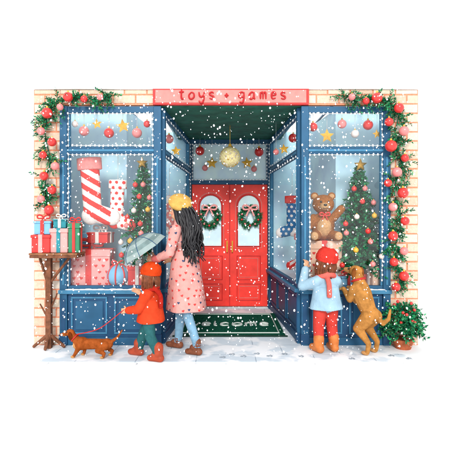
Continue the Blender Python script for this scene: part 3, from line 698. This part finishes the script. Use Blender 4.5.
def child(name,loc,rz,sc,coat,trou,boot,hatm,hairm,scarfm,arms,legs,hem,yaw,pitch,pom=None):
    e=root(name,loc,rz,sc); m=MB(); ey=MB()
    for s,(kn,an,to) in zip((-1,1),legs):
        limb(m,[(0,s*.055,.43),kn,an],[.068,.052,.043],trou); foot(m,an,to,.042,boot)
        m.cap(V(an)+V((0,0,.06)),V(an),.050,.046,boot)
    m.ell((0,0,.45),(.095,.11,.09),coat); m.ell((0,0,.56),(.098,.115,.11),coat); m.cap((0,-.075,.655),(0,.075,.655),.055,.055,coat)
    m.loft([ring((0,0,.60),.10,.118),ring((0,0,.48),.12,.135),ring((0,0,hem),.138,.155,wob=.04)],coat)
    m.cap((0,0,.68),(.01,0,.74),.042,.042,skin)
    headprims(m,ey,(.015,0,.82),.95,yaw,pitch,skin)
    for s,(el,wr) in zip((-1,1),arms): limb(m,[(0,s*.10,.645),el,wr],[.055,.046,.038],coat)
    m.finish('body',e,True,voxel=.0075/sc,sm=4); ey.finish('eyes',e)
    m=MB()
    for s,(el,wr) in zip((-1,1),arms):
        d=(V(wr)-V(el)).normalized(); hand(m,V(wr)+d*.02,d,(0,s,.3) if abs(d.z)<.8 else (-1,0,.1),.72,.55 if s==1 else .2,skin,s)
    m.finish('hands',e,True,voxel=.0038,sm=1)
    T=Matrix.Translation((.015,0,.82))@Matrix.Rotation(yaw,4,'Z')@Matrix.Rotation(pitch,4,'Y')
    m=MB(); m.T=T
    for i in range(60):
        a=rnd(1.1,5.2); q=V((math.cos(a)*.083,math.sin(a)*.076,.03)); en=V((math.cos(a)*.092-.01,math.sin(a)*.086,rnd(-.13,-.08)))
        mid=q.lerp(en,.5)*1.0+V((math.cos(a)*.014,math.sin(a)*.014,0)); m.tube(catmull([q,mid,en],4),[.014-.001*k for k in range(9)],hairm,seg=6)
    m.finish('hair',e)
    m=MB(); m.T=T; m.ell((-.012,0,.065),(.102,.092,.085),hatm,seg=28,n=18); m.loft([ring((-.008,0,.018),.103,.094),ring((-.01,0,.062),.107,.098)],hatm)
    if pom: 
        for i in range(40): m.ell(V((-.015,0,.165))+rv()*.022,.014,pom,seg=8,n=6)
    m.finish('beanie_hat',e,True,voxel=.006,sm=2)
    m=MB()
    pts=[(math.cos(t)*.066+.004,math.sin(t)*.07,.705+.012*math.cos(t*2)) for t in [i*math.pi/9 for i in range(18)]]
    m.tube(pts,.028,scarfm,seg=10,closed=True); m.tube(catmull([(-.06,.03,.70),(-.125,.045,.64),(-.125,.04,.52)],5),[.024]*11,scarfm,seg=8); m.finish('scarf',e,True,voxel=.007,sm=2)
    return e
CS=1.05
ca=V((PXX(151,-.50),-.50,0)); rza=math.radians(163)
child('child',ca,rza,CS,orange,tealp,rboot,ohat,brownhair,M('scarf_red','#c23a32',.95,.12,20,.5),
  [((.06,-.15,.53),(.16,-.13,.60)),((.055,.16,.52),(.17,.14,.50))],
  [((.11,-.06,.24),(.17,-.06,.07),(.26,-.06,.034)),((-.02,.06,.24),(-.11,.06,.08),(-.02,.062,.032))],.375,.1,-.1)
lb=M('light_blue_coat','#b9dbf0',.9,.07,10,.3,120); rt=M('red_trousers','#e85850',.85,.1,12,.3); ob_=M('orange_boots','#ec8d50',.5,.12,14,.1)
c2=V((PXX(326,-.26),-.26,0)); rzb=math.radians(108)
child('child',c2,rzb,1.2,lb,rt,ob_,M('red_hat','#ec5048',.95,.08,20,.6,140),brownhair,M('scarf_pink','#f47e74',.95,.08,20,.4),
  [((.09,-.19,.60),(.15,-.12,.73)),((.09,.19,.60),(.15,.13,.74))],
  [((.01,-.065,.24),(-.01,-.075,.07),(.08,-.085,.034)),((.02,.065,.24),(0,.075,.07),(.09,.09,.034))],.40,.35,-.25,M('pom','#f4d4c6',.95,.1,20,.4))
dh=M('dachshund_fur','#b66236',.85,.16,16,.5,180); dhd=M('dachshund_dark','#7a3d20',.85,.16,16,.5,180); dtan=M('dog_tan','#eab077',.85,.1,16,.4,180); collar=M('collar','#d93f3b',.5,.0)
e=root('dachshund_dog',(PXX(92,-.44),-.44,0),math.radians(176),.86); m=MB()
m.ell((.13,0,.165),(.10,.07,.082),dh); m.cap((-.17,0,.165),(.12,0,.16),.062,.068,dh); m.ell((-.02,0,.16),(.13,.06,.058),dh); m.ell((-.19,0,.165),(.075,.064,.068),dh); m.ell((.19,0,.15),(.05,.05,.06),dtan)
m.cap((.18,0,.19),(.255,0,.27),.055,.042,dh); m.ell((.275,0,.295),(.055,.043,.045),dh); m.cap((.30,0,.29),(.39,0,.268),.031,.018,dh); m.ell((.355,0,.262),(.038,.017,.012),dtan); m.ell((.402,0,.275),(.012,.011,.01),eyed)
for s in (-1,1):
    m.ell((.255,s*.048,.262),(.027,.012,.055),dhd,Matrix.Rotation(.15,3,'Y'))
    a=.04 if s>0 else -.02
    limb(m,[(.14,s*.05,.14),(.135+a,s*.058,.075),(.15+a*1.3,s*.058,.03)],[.04,.024,.019],dh); m.ell((.165+a*1.3,s*.058,.017),(.028,.02,.017),dtan)
    limb(m,[(-.18,s*.045,.16),(-.135+a,s*.06,.10),(-.215+a,s*.06,.065),(-.205+a,s*.06,.03)],[.055,.034,.02,.018],dh); m.ell((-.188+a,s*.06,.017),(.028,.02,.017),dtan)
limb(m,[(-.24,0,.19),(-.32,0,.25),(-.38,0,.34)],[.024,.016,.008],dh)
m.finish('body',e,True,voxel=.0065,sm=3)
m=MB()
for s in (-1,1): m.ell((.305,s*.034,.308),.009,eyed)
R=Matrix.Rotation(.85,3,'Y'); m.tube([V((.215,0,.235))+R@V((math.cos(t)*.055,math.sin(t)*.055,0)) for t in [i*math.pi/8 for i in range(16)]],.009,collar,seg=6,closed=True); m.finish('collar_and_eyes',e)
h1=Matrix.Translation(ca)@Matrix.Rotation(rza,4,'Z')@(V((.23,.14,.495))*CS); d1=Matrix.Translation((PXX(92,-.44),-.44,0))@Matrix.Rotation(math.radians(176),4,'Z')@V((.19*.84,.03,.29*.84))
m=MB(); mid=h1.lerp(d1,.5)-V((0,0,.06)); m.tube(catmull([h1+V((.02,0,-.02)),h1,mid,d1],8),.005,collar,seg=6); m.finish('dog_leash')
df=M('dog_fur','#d39658',.85,.16,14,.5,160); dfd=M('dog_fur_dark','#a26238',.85,.16,14,.5,160)
e=root('dog',(PXX(367,-.30),-.30,0),math.radians(128)); m=MB()
for s in (-1,1):
    limb(m,[(-.05,s*.06,.40),(.055,s*.085,.27),(-.075,s*.08,.13),(-.06,s*.08,.04)],[.085,.055,.028,.024],df); m.ell((-.03,s*.08,.022),(.048,.028,.022),dtan)
    limb(m,[(.12,s*.07,.68),(.16,s*.085,.57),(.25,s*.075,.675)],[.055,.038,.027],df); m.ell((.285,s*.075,.675),(.042,.026,.02),dtan)
    m.ell((.115,s*.075,.87),(.028,.014,.06),dfd,Matrix.Rotation(s*.2,3,'X'))
m.ell((-.05,0,.42),(.095,.10,.10),df); m.cap((-.02,0,.46),(.07,0,.64),.085,.11,df); m.ell((.085,0,.66),(.105,.105,.13),df); m.ell((.13,0,.62),(.06,.07,.11),dtan)
m.cap((.09,0,.74),(.13,0,.84),.072,.06,df); m.ell((.145,0,.88),(.078,.066,.064),df); m.cap((.18,0,.875),(.275,0,.885),.042,.028,dtan); m.ell((.302,0,.90),(.014,.015,.012),eyed)
limb(m,[(-.12,0,.41),(-.20,.01,.36),(-.27,.02,.42),(-.29,.02,.52)],[.03,.026,.02,.012],df)
m.finish('body',e,True,voxel=.007,sm=3)
m=MB()
for s in (-1,1): m.ell((.205,s*.045,.905),.011,eyed)
R=Matrix.Rotation(.35,3,'Y'); m.tube([V((.11,0,.785))+R@V((math.cos(t)*.074,math.sin(t)*.074,0)) for t in [i*math.pi/8 for i in range(16)]],.012,collar,seg=6,closed=True); m.finish('collar_and_eyes',e)
m=MB(); fl=M('snowflake','#ffffff',.9,0,5,0,gain=1)
for i in range(2300):
    x=rnd(-2.15,2.15); y=rnd(-.9,-.1); z=rnd(.03,2.9); r=random.choice([.003,.004,.004,.005,.006,.007,.010])*rnd(.8,1.1)
    m.ell((x,y,z),(r,r,r*rnd(1,1.5)),fl,Matrix.Rotation(rnd(-.6,.6),3,'Y'),seg=6,n=4)
m.finish('falling_snow')
print('verts',sum(len(o.data.vertices) for o in bpy.data.objects if o.type=='MESH'))
